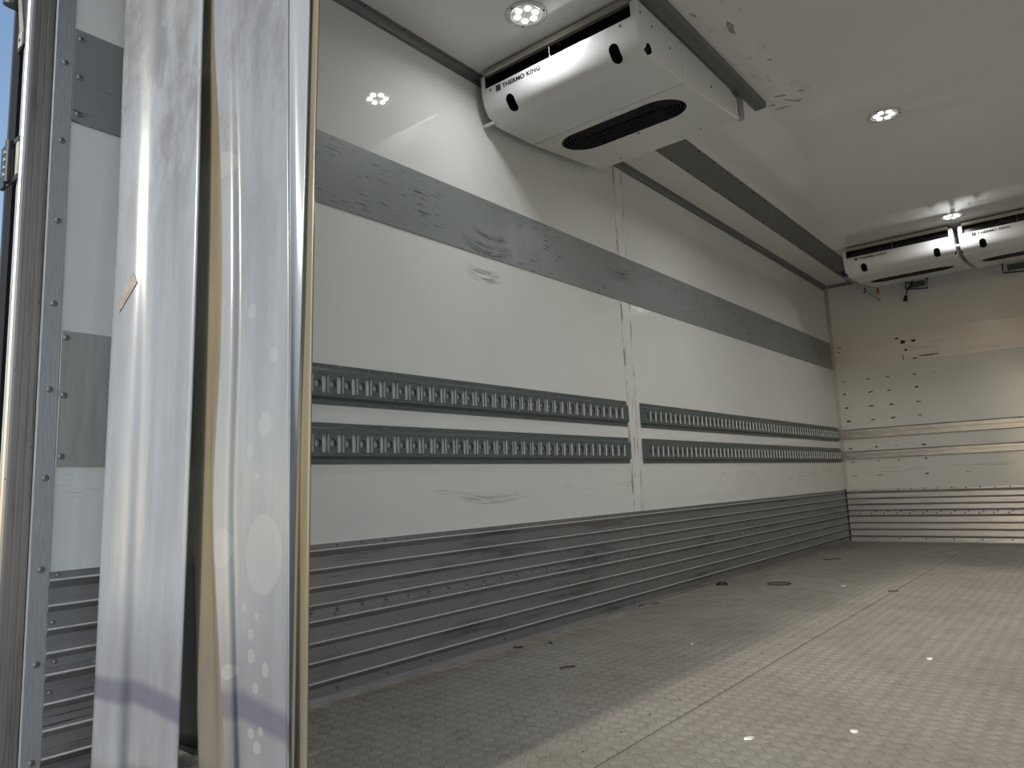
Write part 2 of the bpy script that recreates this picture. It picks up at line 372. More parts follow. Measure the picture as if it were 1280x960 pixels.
def dome(name, mat, r, h, axis, n=10):
    """low domed rivet / screw head growing along axis from the origin"""
    mb = MB(); d = Vector(axis); u = d.orthogonal().normalized(); w = d.cross(u); k = 0
    for rr, hh in ((1.0, 0.0), (0.92, 0.55), (0.55, 1.0)):
        mb.v += [tuple(d * (h * hh) + (u * math.cos(2 * math.pi * i / n) + w * math.sin(2 * math.pi * i / n)) * r * rr) for i in range(n)]
    for q in range(2):
        mb.f += [(q * n + i, q * n + (i + 1) % n, (q + 1) * n + (i + 1) % n, (q + 1) * n + i) for i in range(n)]
    mb.f.append(tuple(range(2 * n, 3 * n)))
    return mb.mesh(name, mat)
def pan_screw(name, r, h, axis):
    """pan head screw with a drive recess"""
    mb = MB(); d = Vector(axis); u = d.orthogonal().normalized(); w = d.cross(u); n = 12
    for rr, hh in ((1.0, 0.0), (0.95, 0.6), (0.62, 1.0), (0.34, 1.0), (0.28, 0.45)):
        mb.v += [tuple(d * (h * hh) + (u * math.cos(2 * math.pi * i / n) + w * math.sin(2 * math.pi * i / n)) * r * rr) for i in range(n)]
    for q in range(4):
        mb.f += [(q * n + i, q * n + (i + 1) % n, (q + 1) * n + (i + 1) % n, (q + 1) * n + i) for i in range(n)]
    mb.f.append(tuple(range(4 * n, 5 * n)))
    return mb.mesh(name, 'screw_steel')

RIVET_X = dome('rivet', 'rivet_alu', 0.0052, 0.0032, (1, 0, 0)); RIVET_Y = dome('rivet', 'hole_dark', 0.0065, 0.0035, (0, -1, 0))
SCREW_X = pan_screw('screw', 0.0075, 0.004, (1, 0, 0)); SCREW_Z = pan_screw('screw', 0.0075, 0.004, (0, 0, -1))
SMALL_X = dome('screw', 'screw_steel', 0.0035, 0.002, (1, 0, 0), 8)
SMALL_Z = dome('screw', 'hole_dark', 0.0075, 0.003, (0, 0, -1), 8)
SMALL_Y = dome('screw', 'screw_steel', 0.0050, 0.003, (0, -1, 0), 8)

# ------------------------------------------------------------------ setting: body shell
wl = B(-0.075, -0.004, Y0, L + 0.08, -0.12, H + 0.08).build('wall_left', 'outer_skin'); tag(wl, 'white glossy side wall with steel band and slotted rails', 'wall', kind='structure')
B(-0.004, 0.0, Y0, 3.342, 0, H).build('wall_panel', 'wall', wl)
B(-0.004, 0.0, 3.346, L, 0, H).build('wall_panel', 'wall', wl)
B(-0.001, 0.0028, 3.296, 3.394, 0.455, 1.566).build('joint_strip', 'joint', wl, bevel=0.0015)
B(-0.001, 0.0028, 3.296, 3.394, 1.82, 2.33).build('joint_strip', 'joint', wl, bevel=0.0015)
wb = B(-0.004, W + 0.004, L + 0.004, L + 0.08, -0.12, H + 0.08).build('wall_back', 'outer_skin'); tag(wb, 'white glossy bulkhead wall at the far end below two cooling units', 'wall', kind='structure')
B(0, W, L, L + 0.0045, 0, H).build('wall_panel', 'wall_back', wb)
wr = B(W, W + 0.075, Y0, L + 0.08, -0.12, H + 0.08).build('wall_right', 'wall'); tag(wr, 'plain white side wall facing the wall with the steel band', 'wall', kind='structure')
ce = B(-0.004, W, 0.45, L, H + 0.004, H + 0.08).build('ceiling', 'outer_skin'); tag(ce, 'white glossy ceiling holding round lamps and cooling units', 'ceiling', kind='structure')
B(0.0, W, Y0 - 0.1, L, H, H + 0.0045).build('ceiling_panel', 'ceiling', ce)
fl = B(-0.004, W, 0.50, L, -0.12, -0.004).build('floor', 'black_rubber'); tag(fl, 'dirty aluminium tread plate floor with a long seam', 'floor', kind='structure')
B(0.0, 0.9672, Y0 - 0.05, L, -0.0045, 0.0).build('floor_plate', 'floor', fl, bevel=0.0012)
B(0.9705, W, Y0 - 0.05, L, -0.0045, 0.0).build('floor_plate', 'floor', fl, bevel=0.0012)
for i in range(24):
    inst('rivet', SMALL_Z, (0.90 + random.uniform(-0.006, 0.006), 1.3 + i * 0.16, 0.0004), fl, (math.pi, 0, 0)).scale = (0.45,) * 3
gr = B(-30, 30, -40, 40, -1.3, -1.2).build('ground', 'outside_asphalt'); tag(gr, 'grey asphalt yard outside the open cargo door', 'ground', kind='structure')

# ------------------------------------------------------------------ kick plates
def lit_ledges(o):
    '''highlight lines painted on the ledges: the two narrow faces at each rib edge'''
    o.data.materials.append(M['lit_edge'])
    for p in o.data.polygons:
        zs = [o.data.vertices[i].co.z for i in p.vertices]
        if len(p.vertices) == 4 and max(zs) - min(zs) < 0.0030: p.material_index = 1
def kick_profile(rows, top, bot, base=0.003, proud=0.0125):
    pts = [(0.0, top), (base + 0.002, top)]
    first = True
    for e, d in rows:
        lead = base + 0.003 if first else proud - 0.0042
        pts += [(lead, e + 0.0016), (proud, e + 0.0004), (proud - 0.0004, e - 0.0022), (base, d)]
        first = False
    pts += [(base + 0.004, bot), (0.0, bot)]
    return pts
UP = [(0.443, 0.423), (0.386, 0.371), (0.334, 0.318), (0.282, 0.267)]
LO = [(0.235, 0.216), (0.172, 0.157), (0.115, 0.100), (0.056, 0.039)]
kl = root('baseboard_left', (0.0, Y0, 0.0), 'dark ribbed aluminium kick plates along the side wall', 'kick plate', kind='structure')
for a, b in ((Y0 + 0.041, 3.343), (3.3455, L - 0.013)):
    lit_ledges(MB().prism(kick_profile(UP, 0.461, 0.249), 'y', a, b).build('upper_plank', 'kick_alu', kl))
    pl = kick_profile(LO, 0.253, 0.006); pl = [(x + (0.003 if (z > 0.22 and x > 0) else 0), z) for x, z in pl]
    lit_ledges(MB().prism(pl, 'y', a, b).build('lower_plank', 'kick_alu', kl))
MB().prism([(0.0, 0.0), (0.022, 0.0), (0.0215, 0.002), (0.0075, 0.012), (0.0, 0.012)], 'y', Y0 + 0.041, L - 0.013).build('floor_cove', 'kick_alu', kl)
y = 0.66
while y < L - 0.03:
    inst('rivet', RIVET_X, (0.0058, y, 0.453), kl)
    inst('rivet', RIVET_X, (0.0075, y, 0.2605), kl) if y < 5.2 else None
    inst('rivet', RIVET_X, (0.0085, y + 0.086, 0.2445), kl) if y + 0.086 < L - 0.03 else None
    y += 0.0985
y = 0.65
while y < L - 0.05:
    inst('rivet', RIVET_X, (0.0062, y, 0.028), kl); y += 0.199
for z in (0.343, 0.19):
    inst('rivet', RIVET_X, (0.0085, 0.652, z + 0.005), kl)
kb = root('baseboard_back', (0.02, L, 0.0), 'pale ribbed aluminium kick plates along the bulkhead wall', 'kick plate', kind='structure')
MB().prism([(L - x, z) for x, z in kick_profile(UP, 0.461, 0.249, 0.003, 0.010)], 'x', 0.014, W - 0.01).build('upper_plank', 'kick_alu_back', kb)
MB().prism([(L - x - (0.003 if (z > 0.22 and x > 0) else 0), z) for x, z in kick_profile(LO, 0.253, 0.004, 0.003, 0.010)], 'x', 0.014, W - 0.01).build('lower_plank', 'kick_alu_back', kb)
for i in range(22):
    x = 0.238 + 0.1017 * i
    if x < W - 0.05:
        if i != 1: inst('rivet', RIVET_Y, (x, L - 0.006, 0.4535), kb)
        inst('rivet', RIVET_Y, (x, L - 0.007, 0.262), kb)
    x = 0.105 + 0.1018 * i
    if x < W - 0.05: inst('rivet', RIVET_Y, (x, L - 0.0085, 0.246), kb)
for i in range(11):
    inst('rivet', RIVET_Y, (0.205 + 0.204 * i, L - 0.006, 0.028), kb)

# ------------------------------------------------------------------ bands, trims
t1 = root('trim_1', (0, Y0, 1.566), 'scratched dark grey steel band high along the side wall', 'wall band', kind='structure')
for a, b in ((0.643, 3.0855), (3.087, L - 0.003)):
    B(0.0, 0.004, a, b, 1.567, 1.820).build('band_plate', 'band', t1, bevel=0.001)
for z in (1.795, 1.69, 1.59): inst('screw', SCREW_X, (0.004, 0.658, z), t1)
t2 = root('trim_2', (0, L, 1.563), 'pale scratched aluminium band across the bulkhead wall', 'wall band', kind='structure')
B(0.012, W, L - 0.004, L, 1.563, 1.819).build('band_plate', 'band_alu_back', t2, bevel=0.001)
# old fixing holes and black smears on the band and wall
def blot(name, x, z, rx, rz, yy, mat, parent, n=14, jag=0.25):
    mb = MB(); k = [1 + random.uniform(-jag, jag) for _ in range(n)]
    pts = [(x + rx * k[i] * math.cos(2 * math.pi * i / n), z + rz * k[i] * math.sin(2 * math.pi * i / n)) for i in range(n)]
    mb.prism([(p[0], p[1]) for p in pts], 'y', yy - 0.0008, yy); return mb.build(name, mat, parent)
for x, z, rx, rz in ((0.565, 1.775, 0.018, 0.009), (0.612, 1.738, 0.022, 0.016), (0.694, 1.738, 0.018, 0.012), (0.628, 1.662, 0.012, 0.010), (0.60, 1.602, 0.004, 0.03), (0.69, 1.58, 0.022, 0.006), (0.80, 1.595, 0.085, 0.005), (0.085, 1.765, 0.014, 0.006), (0.075, 1.72, 0.009, 0.007)):
    blot('scorch_mark', x, z, rx, rz, L - 0.004, 'print_black', t2)
DASH = [(0.08, 1.45, 1), (0.083, 1.329, 0), (0.088, 1.203, 0), (0.093, 1.08, 0), (0.294, 1.447, 1), (0.303, 1.327, 0), (0.3, 1.202, 0), (0.302, 1.077, 0), (0.455, 1.444, 1), (0.457, 1.325, 0), (0.464, 1.199, 0), (0.466, 1.08, 0), (0.672, 1.441, 0), (0.676, 1.328, 0), (0.676, 1.203, 0), (0.679, 1.083, 0), (0.087, 0.829, 0), (0.304, 0.831, 0), (0.462, 0.831, 1), (0.681, 0.829, 0), (0.092, 0.704, 1), (0.308, 0.708, 1), (0.467, 0.706, 1), (0.683, 0.709, 0), (0.095, 0.584, 1), (0.305, 0.582, 1), (0.679, 0.581, 0), (0.977, 0.581, 1)]
for x, z, faint in DASH:
    blot('filled_hole', x, z, random.uniform(0.014, 0.022), random.uniform(0.005, 0.008), L, 'hole_faint' if faint else 'hole_dark', wb, 10, 0.3)
t3 = root('trim_3', (0, 0.64, 2.329), 'grey aluminium angle along the ceiling edge of the side wall', 'trim', kind='structure')
MB().prism([(0, 2.329), (0.003, 2.329), (0.0035, 2.340), (0.008, 2.351), (0.018, 2.3575), (0.034, 2.3585), (0.034, H), (0, H)], 'y', 0.62, L - 0.003).build('angle_strip', 'grey_trim', t3)
for i in range(30):
    yy = 1.55 + 0.19 * i
    if yy < L - 0.1:
        inst('screw', SMALL_X, (0.003, yy, 2.3335), t3); inst('screw', SMALL_Z, (0.0295, yy + 0.02, 2.3585), t3).scale = (0.55,) * 3
t4 = root('trim_4', (0, L, 0.0), 'grey corner angle where side wall meets bulkhead', 'trim', kind='structure')
MB().prism([(0.0, L), (0.0, L - 0.012), (0.003, L - 0.012), (0.004, L - 0.0045), (0.032, L - 0.0045), (0.032, L)], 'z', 0.465, H).build('angle_strip', 'grey_trim_vertical', t4)
B(0.0, 0.013, L - 0.013, L, 0.0, 0.465).build('dark_corner_sealant', 'black_rubber', t4)
for z in (2.30, 2.27, 2.12, 1.90, 1.77, 1.52, 1.25, 1.09, 0.88, 0.69, 0.55): inst('screw', SMALL_Y, (0.020, L - 0.0045, z), t4)
t5 = root('trim_5', (0, L, H), 'thin grey trim where bulkhead meets ceiling', 'trim', kind='structure')
MB().prism([(L, H), (L - 0.03, H), (L - 0.03, H - 0.003), (L - 0.006, H - 0.004), (L - 0.004, H - 0.022), (L, H - 0.022)], 'x', 0.034, W).build('angle_strip', 'grey_trim', t5)
t6 = root('trim_6', (0, 0.62, 0.0), 'pale grey riveted angle beside the rear door jamb', 'trim', kind='structure')
B(0, 0.0032, 0.6015, 0.6425, 0.0, H).build('angle_strip', 'grey_trim_vertical', t6, bevel=0.001)
for k in range(-1, 8): inst('screw', SCREW_X, (0.0032, 0.6245, 0.260 + 0.208 * k + 0.0), t6) if 0.260 + 0.208 * k > 0 else None
t7 = root('trim_7', (0.32, 3.3, H), 'dark steel strip screwed to the ceiling behind the near cooling unit', 'ceiling strip', kind='structure')
B(0.231, 0.408, 3.12, L - 0.03, 2.3585, H).build('strip_plate', 'ceiling_plate_steel', t7, bevel=0.001)
for i in range(18):
    for x in (0.2395, 0.399):
        inst('screw', SMALL_Z, (x, 3.342 + 0.1945 * i, 2.3585), t7)
t8 = root('trim_8', (-0.04, 0.57, 0.0), 'brushed steel rear door post with worn vertical grooves', 'door post', kind='structure')
R = 0.013
arc = [(-R + R * math.cos(a), 0.5400 + R - R * math.sin(a)) for a in [math.radians(d) for d in (0, 22, 45, 68, 90)]]
prof = [(-0.004, 0.5985), (-0.004, 0.593), (0.0, 0.592), (0.0, 0.583), (-0.0012, 0.5822), (-0.0012, 0.5808), (0.0, 0.580), (0.0, 0.568), (-0.0012, 0.5672), (-0.0012, 0.5658), (0.0, 0.565)] + arc + [(-0.024, 0.546), (-0.03, 0.552), (-0.075, 0.560), (-0.075, 0.5985)]
MB().prism(prof, 'z', -0.12, H + 0.06).build('post', 'jamb', t8)
B(-0.075, -0.0035, 0.5985, 0.6010, -0.12, H + 0.06).build('black_seal', 'black_rubber', t8)
MB().prism([(-0.075, 0.5615), (-0.031, 0.5535), (-0.031, 0.5510), (-0.06, 0.553), (-0.078, 0.556)], 'z', -0.12, H + 0.06).build('door_stop_strip', 'jamb_pale', t8)
t9 = B(W, W + 0.075, 0.54, Y0 - 0.001, -0.12, H + 0.06).build('trim_9', 'jamb', bevel=0.008); tag(t9, 'plain steel rear door post at the undecorated side wall', 'door post', kind='structure')
t10 = B(0.0, W, 0.52, Y0, 2.15, H - 0.0005).build('trim_10', 'jamb', bevel=0.006); tag(t10, 'steel door header above the strip curtain', 'door header', kind='structure')  # unseen header, lower edge dropped to end the sun patch on the floor

# ------------------------------------------------------------------ opened rear door and hinge
dr = root('door_1', (-0.22, 0.6, -0.1), 'open rear door folded back along the body, black rubber edge', 'door', kind='structure')
B(-0.30, -0.215, 0.592, 1.80, -0.10, 2.45).build('door_leaf', 'outer_skin', dr, bevel=0.01)
MB().prism([(-0.225, 0.590), (-0.205, 0.565), (-0.185, 0.563), (-0.178, 0.575), (-0.19, 0.60), (-0.225, 0.61)], 'z', -0.10, 2.45).build('rubber_gasket', 'black_rubber', dr)
hg = MB().box(-0.150, -0.120, 0.540, 0.548, 1.398, 1.509).box(-0.150, -0.040, 0.5445, 0.5500, 1.398, 1.412).box(-0.150, -0.040, 0.5445, 0.5500, 1.495, 1.509).build('hinge', 'black_plastic', dr, bevel=0.002)
hg['label'] = 'black hinge bracket with steel bolts'
MB().cyl((-0.088, 0.541, 1.400), (0, 0, 1), 0.010, 0.108, 14).build('hinge_pin', 'black_plastic', hg)
for z in (1.418, 1.437, 1.456, 1.475): MB().cyl((-0.088, 0.529, z), (0, 1, 0), 0.0055, 0.006, 10).build('bolt', 'chrome', hg)
B(-0.062, -0.044, 0.546, 0.5530, 1.405, 1.502).build('post_plate', 'jamb_pale', hg, bevel=0.002)
st = root('door_stay', (-0.1, 0.55, 1.74), 'bent metal door stay hanging from a black cap beside the post', 'door stay')
MB().prism([(-0.118, 1.905), (-0.098, 1.915), (-0.066, 1.80), (-0.066, 1.765), (-0.088, 1.758), (-0.090, 1.792)], 'y', 0.548, 0.552).build('strap', 'beige_metal', st, bevel=0.001)
B(-0.090, -0.064, 0.5455, 0.548, 1.757, 1.797).build('strap_foot', 'cover_plate_grey', st, bevel=0.001)
MB().cyl((-0.077, 0.544, 1.776), (0, 1, 0), 0.004, 0.003, 10).build('bolt', 'black_plastic', st)
MB().cyl((-0.150, 0.552, 1.905), (0.25, 0, 1), 0.028, 0.30, 16, 0.024).build('cap', 'black_rubber', st)
B(-0.12, -0.06, 0.552, 0.565, 1.76, 2.1).build('mount', 'black_rubber', st, bevel=0.003)

# ------------------------------------------------------------------ cargo rails
LIP = B(0.0055, 0.0136, -0.0012, 0.0, -0.0288, 0.0288).mesh('slot_lip', 'slot_lip_zinc_lit')
def cargo_rail(ya, yb, z0, first_slot, label):
    r = root('cargo_rail', (0, ya, z0), label, 'cargo rail', 'slotted cargo rails on the side wall')
    h = 0.132; xp = 0.014; zc = z0 + h / 2; p = 0.0587
    n = max(0, int((yb - 0.004 - (first_slot - 0.0152 - 0.0305)) / p)); c0 = first_slot - 0.0152 - 0.0305 + 0.002
    k0 = math.ceil((ya + 0.004 - c0) / p); cells = [c0 + p * k for k in range(k0, k0 + 80) if c0 + p * (k + 1) < yb - 0.003]
    mb = MB()
    def q(pts):
        k = len(mb.v); mb.v += pts; mb.f.append(tuple(range(k, k + len(pts))))
    def strip(prof, a, b):
        for (x0, za), (x1, zb) in zip(prof[:-1], prof[1:]): q([(x0, a, za), (x0, b, za), (x1, b, zb), (x1, a, zb)])
    lo = [(0.0, z0), (0.0025, z0), (0.0025, z0 + 0.0155), (0.0048, z0 + 0.0185), (0.0048, z0 + 0.0195), (xp, z0 + 0.0255), (xp, zc - 0.031)]
    hi = [(xp, zc + 0.031), (xp, z0 + h - 0.0255), (0.0048, z0 + h - 0.0195), (0.0048, z0 + h - 0.0185), (0.0025, z0 + h - 0.0155), (0.0025, z0 + h), (0.0, z0 + h)]
    strip(lo, ya, yb); strip(hi, ya, yb)
    zl, zh = zc - 0.031, zc + 0.031
    q([(xp, ya, zl), (xp, cells[0], zl), (xp, cells[0], zh), (xp, ya, zh)])
    e = cells[-1] + p; q([(xp, e, zl), (xp, yb, zl), (xp, yb, zh), (xp, e, zh)])
    for yy in (ya, yb): q([(0, yy, z0 + 0.019), (xp, yy, z0 + 0.0255), (xp, yy, z0 + h - 0.0255), (0, yy, z0 + h - 0.019)])
    sw, sh, rad = 0.0255, 0.0290, 0.0120
    for c in cells:
        m = c + 0.0305; yc = c + 0.01525                       # circle field [c, m], slot field [m, c+p]
        N = 16; ring = []; out = []
        for i in range(N):
            a = 2 * math.pi * (i + 0.5) / N
            ring.append((yc + rad * math.cos(a), zc + rad * 1.15 * math.sin(a)))
            cs, sn = math.cos(a), math.sin(a); s = min(0.01525 / abs(cs) if abs(cs) > 1e-6 else 9, 0.031 / abs(sn) if abs(sn) > 1e-6 else 9)
            out.append((yc + cs * s, zc + sn * s))
        for i in range(N):
            j = (i + 1) % N
            q([(xp, *out[i]), (xp, *out[j]), (xp, *ring[j]), (xp, *ring[i])])
            q([(xp, *ring[i]), (xp, *ring[j]), (0.003, *ring[j]), (0.003, *ring[i])])
        for sy in (-1, 1):
            for sz in (-1, 1):                                 # fill the corners of the circle field
                ii = [i for i in range(N) if (out[i][0] - yc) * sy > 0 and (out[i][1] - zc) * sz > 0]
                ed_y = [out[i] for i in ii if abs(abs(out[i][0] - yc) - 0.01525) < 1e-6]; ed_z = [out[i] for i in ii if abs(abs(out[i][1] - zc) - 0.031) < 1e-6]
                cy = (yc + 0.01525 * sy, zc + 0.031 * sz)
                if ed_y and ed_z:
                    a_ = max(ed_y, key=lambda t: abs(t[1] - zc)); b_ = max(ed_z, key=lambda t: abs(t[0] - yc)); q([(xp, *a_), (xp, *cy), (xp, *b_)])
        a0 = m + (p - 0.0305 - sw) / 2; a1 = a0 + sw
        q([(xp, m, zl), (xp, a0, zl), (xp, a0, zh), (xp, m, zh)]); q([(xp, a1, zl), (xp, c + p, zl), (xp, c + p, zh), (xp, a1, zh)])
        q([(xp, a0, zl), (xp, a1, zl), (xp, a1, zc - sh), (xp, a0, zc - sh)]); q([(xp, a0, zc + sh), (xp, a1, zc + sh), (xp, a1, zh), (xp, a0, zh)])
        for z in (zc - sh, zc + sh): q([(xp, a0, z), (xp, a1, z), (0.003, a1, z), (0.003, a0, z)])
        q([(xp, a0, zc - sh), (xp, a0, zc + sh), (0.003, a0, zc + sh), (0.003, a0, zc - sh)])
        inst('slot_lip', LIP, (0.0, a1, zc), r); q([(0.0055, a1, zc - sh), (0.0055, a1, zc + sh), (0.0005, a1, zc + sh), (0.0005, a1, zc - sh)])
    mb.build('slotted_plate', 'rail_steel', r)
    yy = ya + 0.02
    i = 0
    while yy < min(yb - 0.01, 4.6):
        if i % 2 == 0:
            for z in (z0 + 0.0085, z0 + h - 0.0075): inst('screw', SMALL_X, (0.0025, yy, z), r)
        i += 1; yy += p
    return r
cargo_rail(0.86, 3.287, 0.8957, 1.3985, 'upper slotted steel cargo rail on the near wall panel, between curtain and joint')
cargo_rail(0.86, 3.287, 0.7058, 1.3985, 'lower slotted steel cargo rail on the near wall panel, between curtain and joint')
cargo_rail(3.427, L - 0.03, 0.8957, 3.455, 'upper slotted steel cargo rail on the far wall panel, running to the bulkhead')
cargo_rail(3.427, L - 0.02, 0.7058, 3.455, 'lower slotted steel cargo rail on the far wall panel, running to the bulkhead')
for (z0, z1, lab) in ((0.914, 1.005, 'upper smooth aluminium rail across the bulkhead wall'), (0.731, 0.804, 'lower smooth aluminium rail across the bulkhead wall, with black scuffs')):
    r = root('bulkhead_rail', (0.012, L, z0), lab, 'rail', 'smooth rails across the bulkhead')
    h = z1 - z0
    MB().prism([(L, z0), (L - 0.004, z0), (L - 0.016, z0 + 0.006), (L - 0.016, z0 + h * 0.45), (L - 0.012, z0 + h * 0.47), (L - 0.012, z0 + h * 0.53), (L - 0.016, z0 + h * 0.55), (L - 0.016, z1 - 0.012), (L - 0.004, z1), (L, z1)], 'x', 0.034, W - 0.01).build('profile', 'rail_alu', r)
    inst('screw', SMALL_Y, (0.06, L - 0.016, z0 + h * 0.3), r)
cp = root('cover_plate', (0, 0.64, 0.703), 'plain grey cover plate with three screws between jamb trim and strip curtain', 'plate')
B(0.0, 0.006, 0.6432, 0.845, 0.703, 1.029).build('plate', 'cover_plate_grey', cp, bevel=0.001)
for z in (1.012, 0.872, 0.726): inst('screw', SCREW_X, (0.006, 0.654, z), cp)

# ------------------------------------------------------------------ cooling units
UW = 0.755; UZ = 2.335
_P = [(0.0, 0.0), (0.002, -0.062), (0.008, -0.100), (0.020, -0.135), (0.040, -0.163), (0.068, -0.182), (0.105, -0.191), (0.150, -0.192), (0.354, -0.183)]
def _cr(a, b, c, d, t): return b + 0.5 * t * ((c - a) + t * (2 * a - 5 * b + 4 * c - d + t * (3 * (b - c) + d - a)))
PROF = [_P[0]] + [tuple(_cr(_P[i - 1][q], _P[i][q], _P[i + 1][q], _P[i + 2][q], t / 5) for q in (0, 1)) for i in range(1, 7) for t in range(5)] + [_P[7], _P[8]]
def apply_mods(o):
    dg = bpy.context.evaluated_depsgraph_get(); me = bpy.data.meshes.new_from_object(o.evaluated_get(dg)); o.modifiers.clear(); o.data = me
def stadium(cx, cy, lx, r, n=12):
    h = lx / 2 - r
    return [(cx + h + r * math.cos(a), cy + r * math.sin(a)) for a in [math.pi * (i / n - 0.5) for i in range(n + 1)]] + [(cx - h + r * math.cos(a), cy + r * math.sin(a)) for a in [math.pi * (i / n + 0.5) for i in range(n + 1)]]
def make_unit(loc, label):
    r = root('cooling_unit', loc, label, 'cooling unit', 'ceiling cooling units')
    o = Vector(loc)
    def shift(mb): mb.v = [tuple(Vector(v) + o) for v in mb.v]; return mb
    # front cover: solid sweep of the profile, rounded, then cut open
    body = shift(MB().prism(PROF + [(0.354, 0.0)], 'x', 0.0, UW)).build('front_cover', 'white_paint', r)
    bv = body.modifiers.new('b', 'BEVEL'); bv.width = 0.010; bv.segments = 3; bv.limit_method = 'ANGLE'; bv.angle_limit = math.radians(60)
    cuts = []
    def cutter(mb):
        c = shift(mb).build('cut', 'black_void', r); cuts.append(c)
        m = body.modifiers.new('c', 'BOOLEAN'); m.operation = 'DIFFERENCE'; m.object = c; m.solver = 'EXACT'; m.material_mode = 'TRANSFER'
    cutter(MB().box(0.028, UW - 0.028, -0.05, 0.11, -0.064, -0.003))
    for cx in (0.140, UW - 0.118):
        pts = stadium(0, 0, 0.074, 0.021)
        mb = MB(); n = len(pts); d = Vector((0, 0.70, 0.714)); tu = Vector((0, 0.714, -0.70)); ctr = Vector((cx, 0.034, -0.158))
        for s_ in (-0.06, 0.05): mb.v += [tuple(ctr + Vector((q[1], 0, 0)) + tu * q[0] + d * s_) for q in pts]
        mb.f = [(i, (i + 1) % n, n + (i + 1) % n, n + i) for i in range(n)] + [tuple(range(n - 1, -1, -1)), tuple(range(n, 2 * n))]
        cutter(mb)
    for cx, s_ in ((UW, 1), (0.0, -1)):                       # half openings on the side corners
        cutter(MB().cyl((cx - 0.012, 0.072, -0.168), (1, 0, 0), 0.020, 0.05, 16) if s_ > 0 else MB().cyl((-0.03, 0.072, -0.168), (1, 0, 0), 0.020, 0.042, 16))
    bpy.context.view_layer.update(); apply_mods(body)
    for c in cuts: bpy.data.objects.remove(c, do_unlink=True)
    # rear service panel with the long oval intake
    zb = lambda y_: -0.183 + (y_ - 0.357) * 0.1155
    rear = shift(MB().prism([(0.357, -0.182), (0.920, zb(0.92)), (0.905, -0.02), (0.80, 0.0), (0.357, 0.0)], 'x', 0.001, UW - 0.001)).build('service_panel', 'white_paint', r)
    bv = rear.modifiers.new('b', 'BEVEL'); bv.width = 0.006; bv.segments = 2; bv.limit_method = 'ANGLE'; bv.angle_limit = math.radians(50)
    cut = MB(); pts = stadium(UW / 2 - 0.003, 0.515, 0.600, 0.115, 16); n = len(pts)
    cut.v = [(a, b, zb(b) - 0.03) for a, b in pts] + [(a, b, zb(b) + 0.06) for a, b in pts]
    cut.f = [(i, (i + 1) % n, n + (i + 1) % n, n + i) for i in range(n)] + [tuple(range(n - 1, -1, -1)), tuple(range(n, 2 * n))]
    c = shift(cut).build('cut', 'black_void', r)
    m = rear.modifiers.new('c', 'BOOLEAN'); m.operation = 'DIFFERENCE'; m.object = c; m.solver = 'EXACT'; m.material_mode = 'TRANSFER'
    bpy.context.view_layer.update(); apply_mods(rear); bpy.data.objects.remove(c, do_unlink=True)
    for k in range(7):                                         # oval wire guard
        rr = 0.108 - 0.0155 * k
        pp = stadium(UW / 2 - 0.003, 0.515, 0.586 - 0.031 * k, rr, 8)
        shift(MB().tube([(a, b, zb(b) + 0.006 + 0.0015 * k) for a, b in pp], 0.0022, 6, True)).build('guard_wire', 'black_wire', rear, smooth=True)
    for x in (UW * 0.28, UW * 0.5, UW * 0.72):
        shift(MB().tube([(x, 0.405, zb(0.405) + 0.012), (x, 0.515, zb(0.515) + 0.018), (x, 0.625, zb(0.625) + 0.012)], 0.002, 6)).build('guard_stay', 'black_wire', rear)
    shift(MB().prism([(0.020, 0.001), (0.016, -0.010), (-0.002, -0.010), (-0.006, -0.004), (-0.006, 0.012), (0.004, 0.020), (0.30, 0.020), (0.30, 0.001)], 'x', 0.029, UW - 0.029)).build('roof_lip', 'beige_metal', r, bevel=0.001)
    dv = shift(MB().tube([(UW * 0.47, 0.016, -0.060), (UW * 0.47, 0.012, -0.006), (UW * 0.515, 0.012, -0.002), (UW * 0.515, 0.05, -0.004)], 0.0022, 6)).build('slot_divider', 'beige_metal', r)
    shift(MB().box(0.03, UW - 0.03, 0.055, 0.058, -0.058, -0.004)).build('coil_face', 'black_wire', r)
    # rear closing plate and fixings
    shift(MB().box(0.004, UW - 0.004, 0.906, 0.918, zb(0.9) + 0.004, 0.0)).build('rear_plate', 'grey_trim_vertical', r)
    sy = dome('screw', 'screw_steel', 0.0055, 0.003, (0, -1, 0), 8)
    for x in (0.055, UW - 0.075): inst('screw', sy, o + Vector((x, 0.003, -0.079)), body)
    for yy, z in ((0.022, -0.05), (0.105, -0.065), (0.245, -0.085), (0.62, -0.085)):
        inst('screw', SCREW_X, o + Vector((UW, yy, z)), r).scale = (0.75,) * 3
    for x in (0.165, UW - 0.165): inst('screw', SCREW_Z, o + Vector((x, 0.86, zb(0.86))), rear, (0.115, 0, 0)).scale = (0.75,) * 3
    inst('screw', SCREW_Z, o + Vector((UW * 0.51, 0.648, zb(0.648))), rear, (0.115, 0, 0))
    # emblem and lettering on the front face
    sl = math.atan2(0.006, 0.038)
    fx = bpy.data.curves.new('lettering', 'FONT'); fx.body = 'THERMO KING'; fx.size = 0.0235; fx.offset = 0.0006; fx.extrude = 0.0004; fx.space_character = 1.02
    tmp = bpy.data.objects.new('tmp', fx); col.objects.link(tmp); bpy.context.view_layer.update()
    me = bpy.data.meshes.new_from_object(tmp.evaluated_get(bpy.context.evaluated_depsgraph_get())); bpy.data.objects.remove(tmp, do_unlink=True)
    xs = [v.co.x for v in me.vertices]; sc = 0.195 / (max(xs) - min(xs)); me.materials.clear(); me.materials.append(M['print_black'])
    lt = inst('lettering', me, o + Vector((0.118, 0.0052, -0.0925)), body, (math.pi / 2 + sl, 0, 0)); lt.scale = (sc, 1, 1); lt['label'] = 'black THERMO KING lettering'
    em = MB()
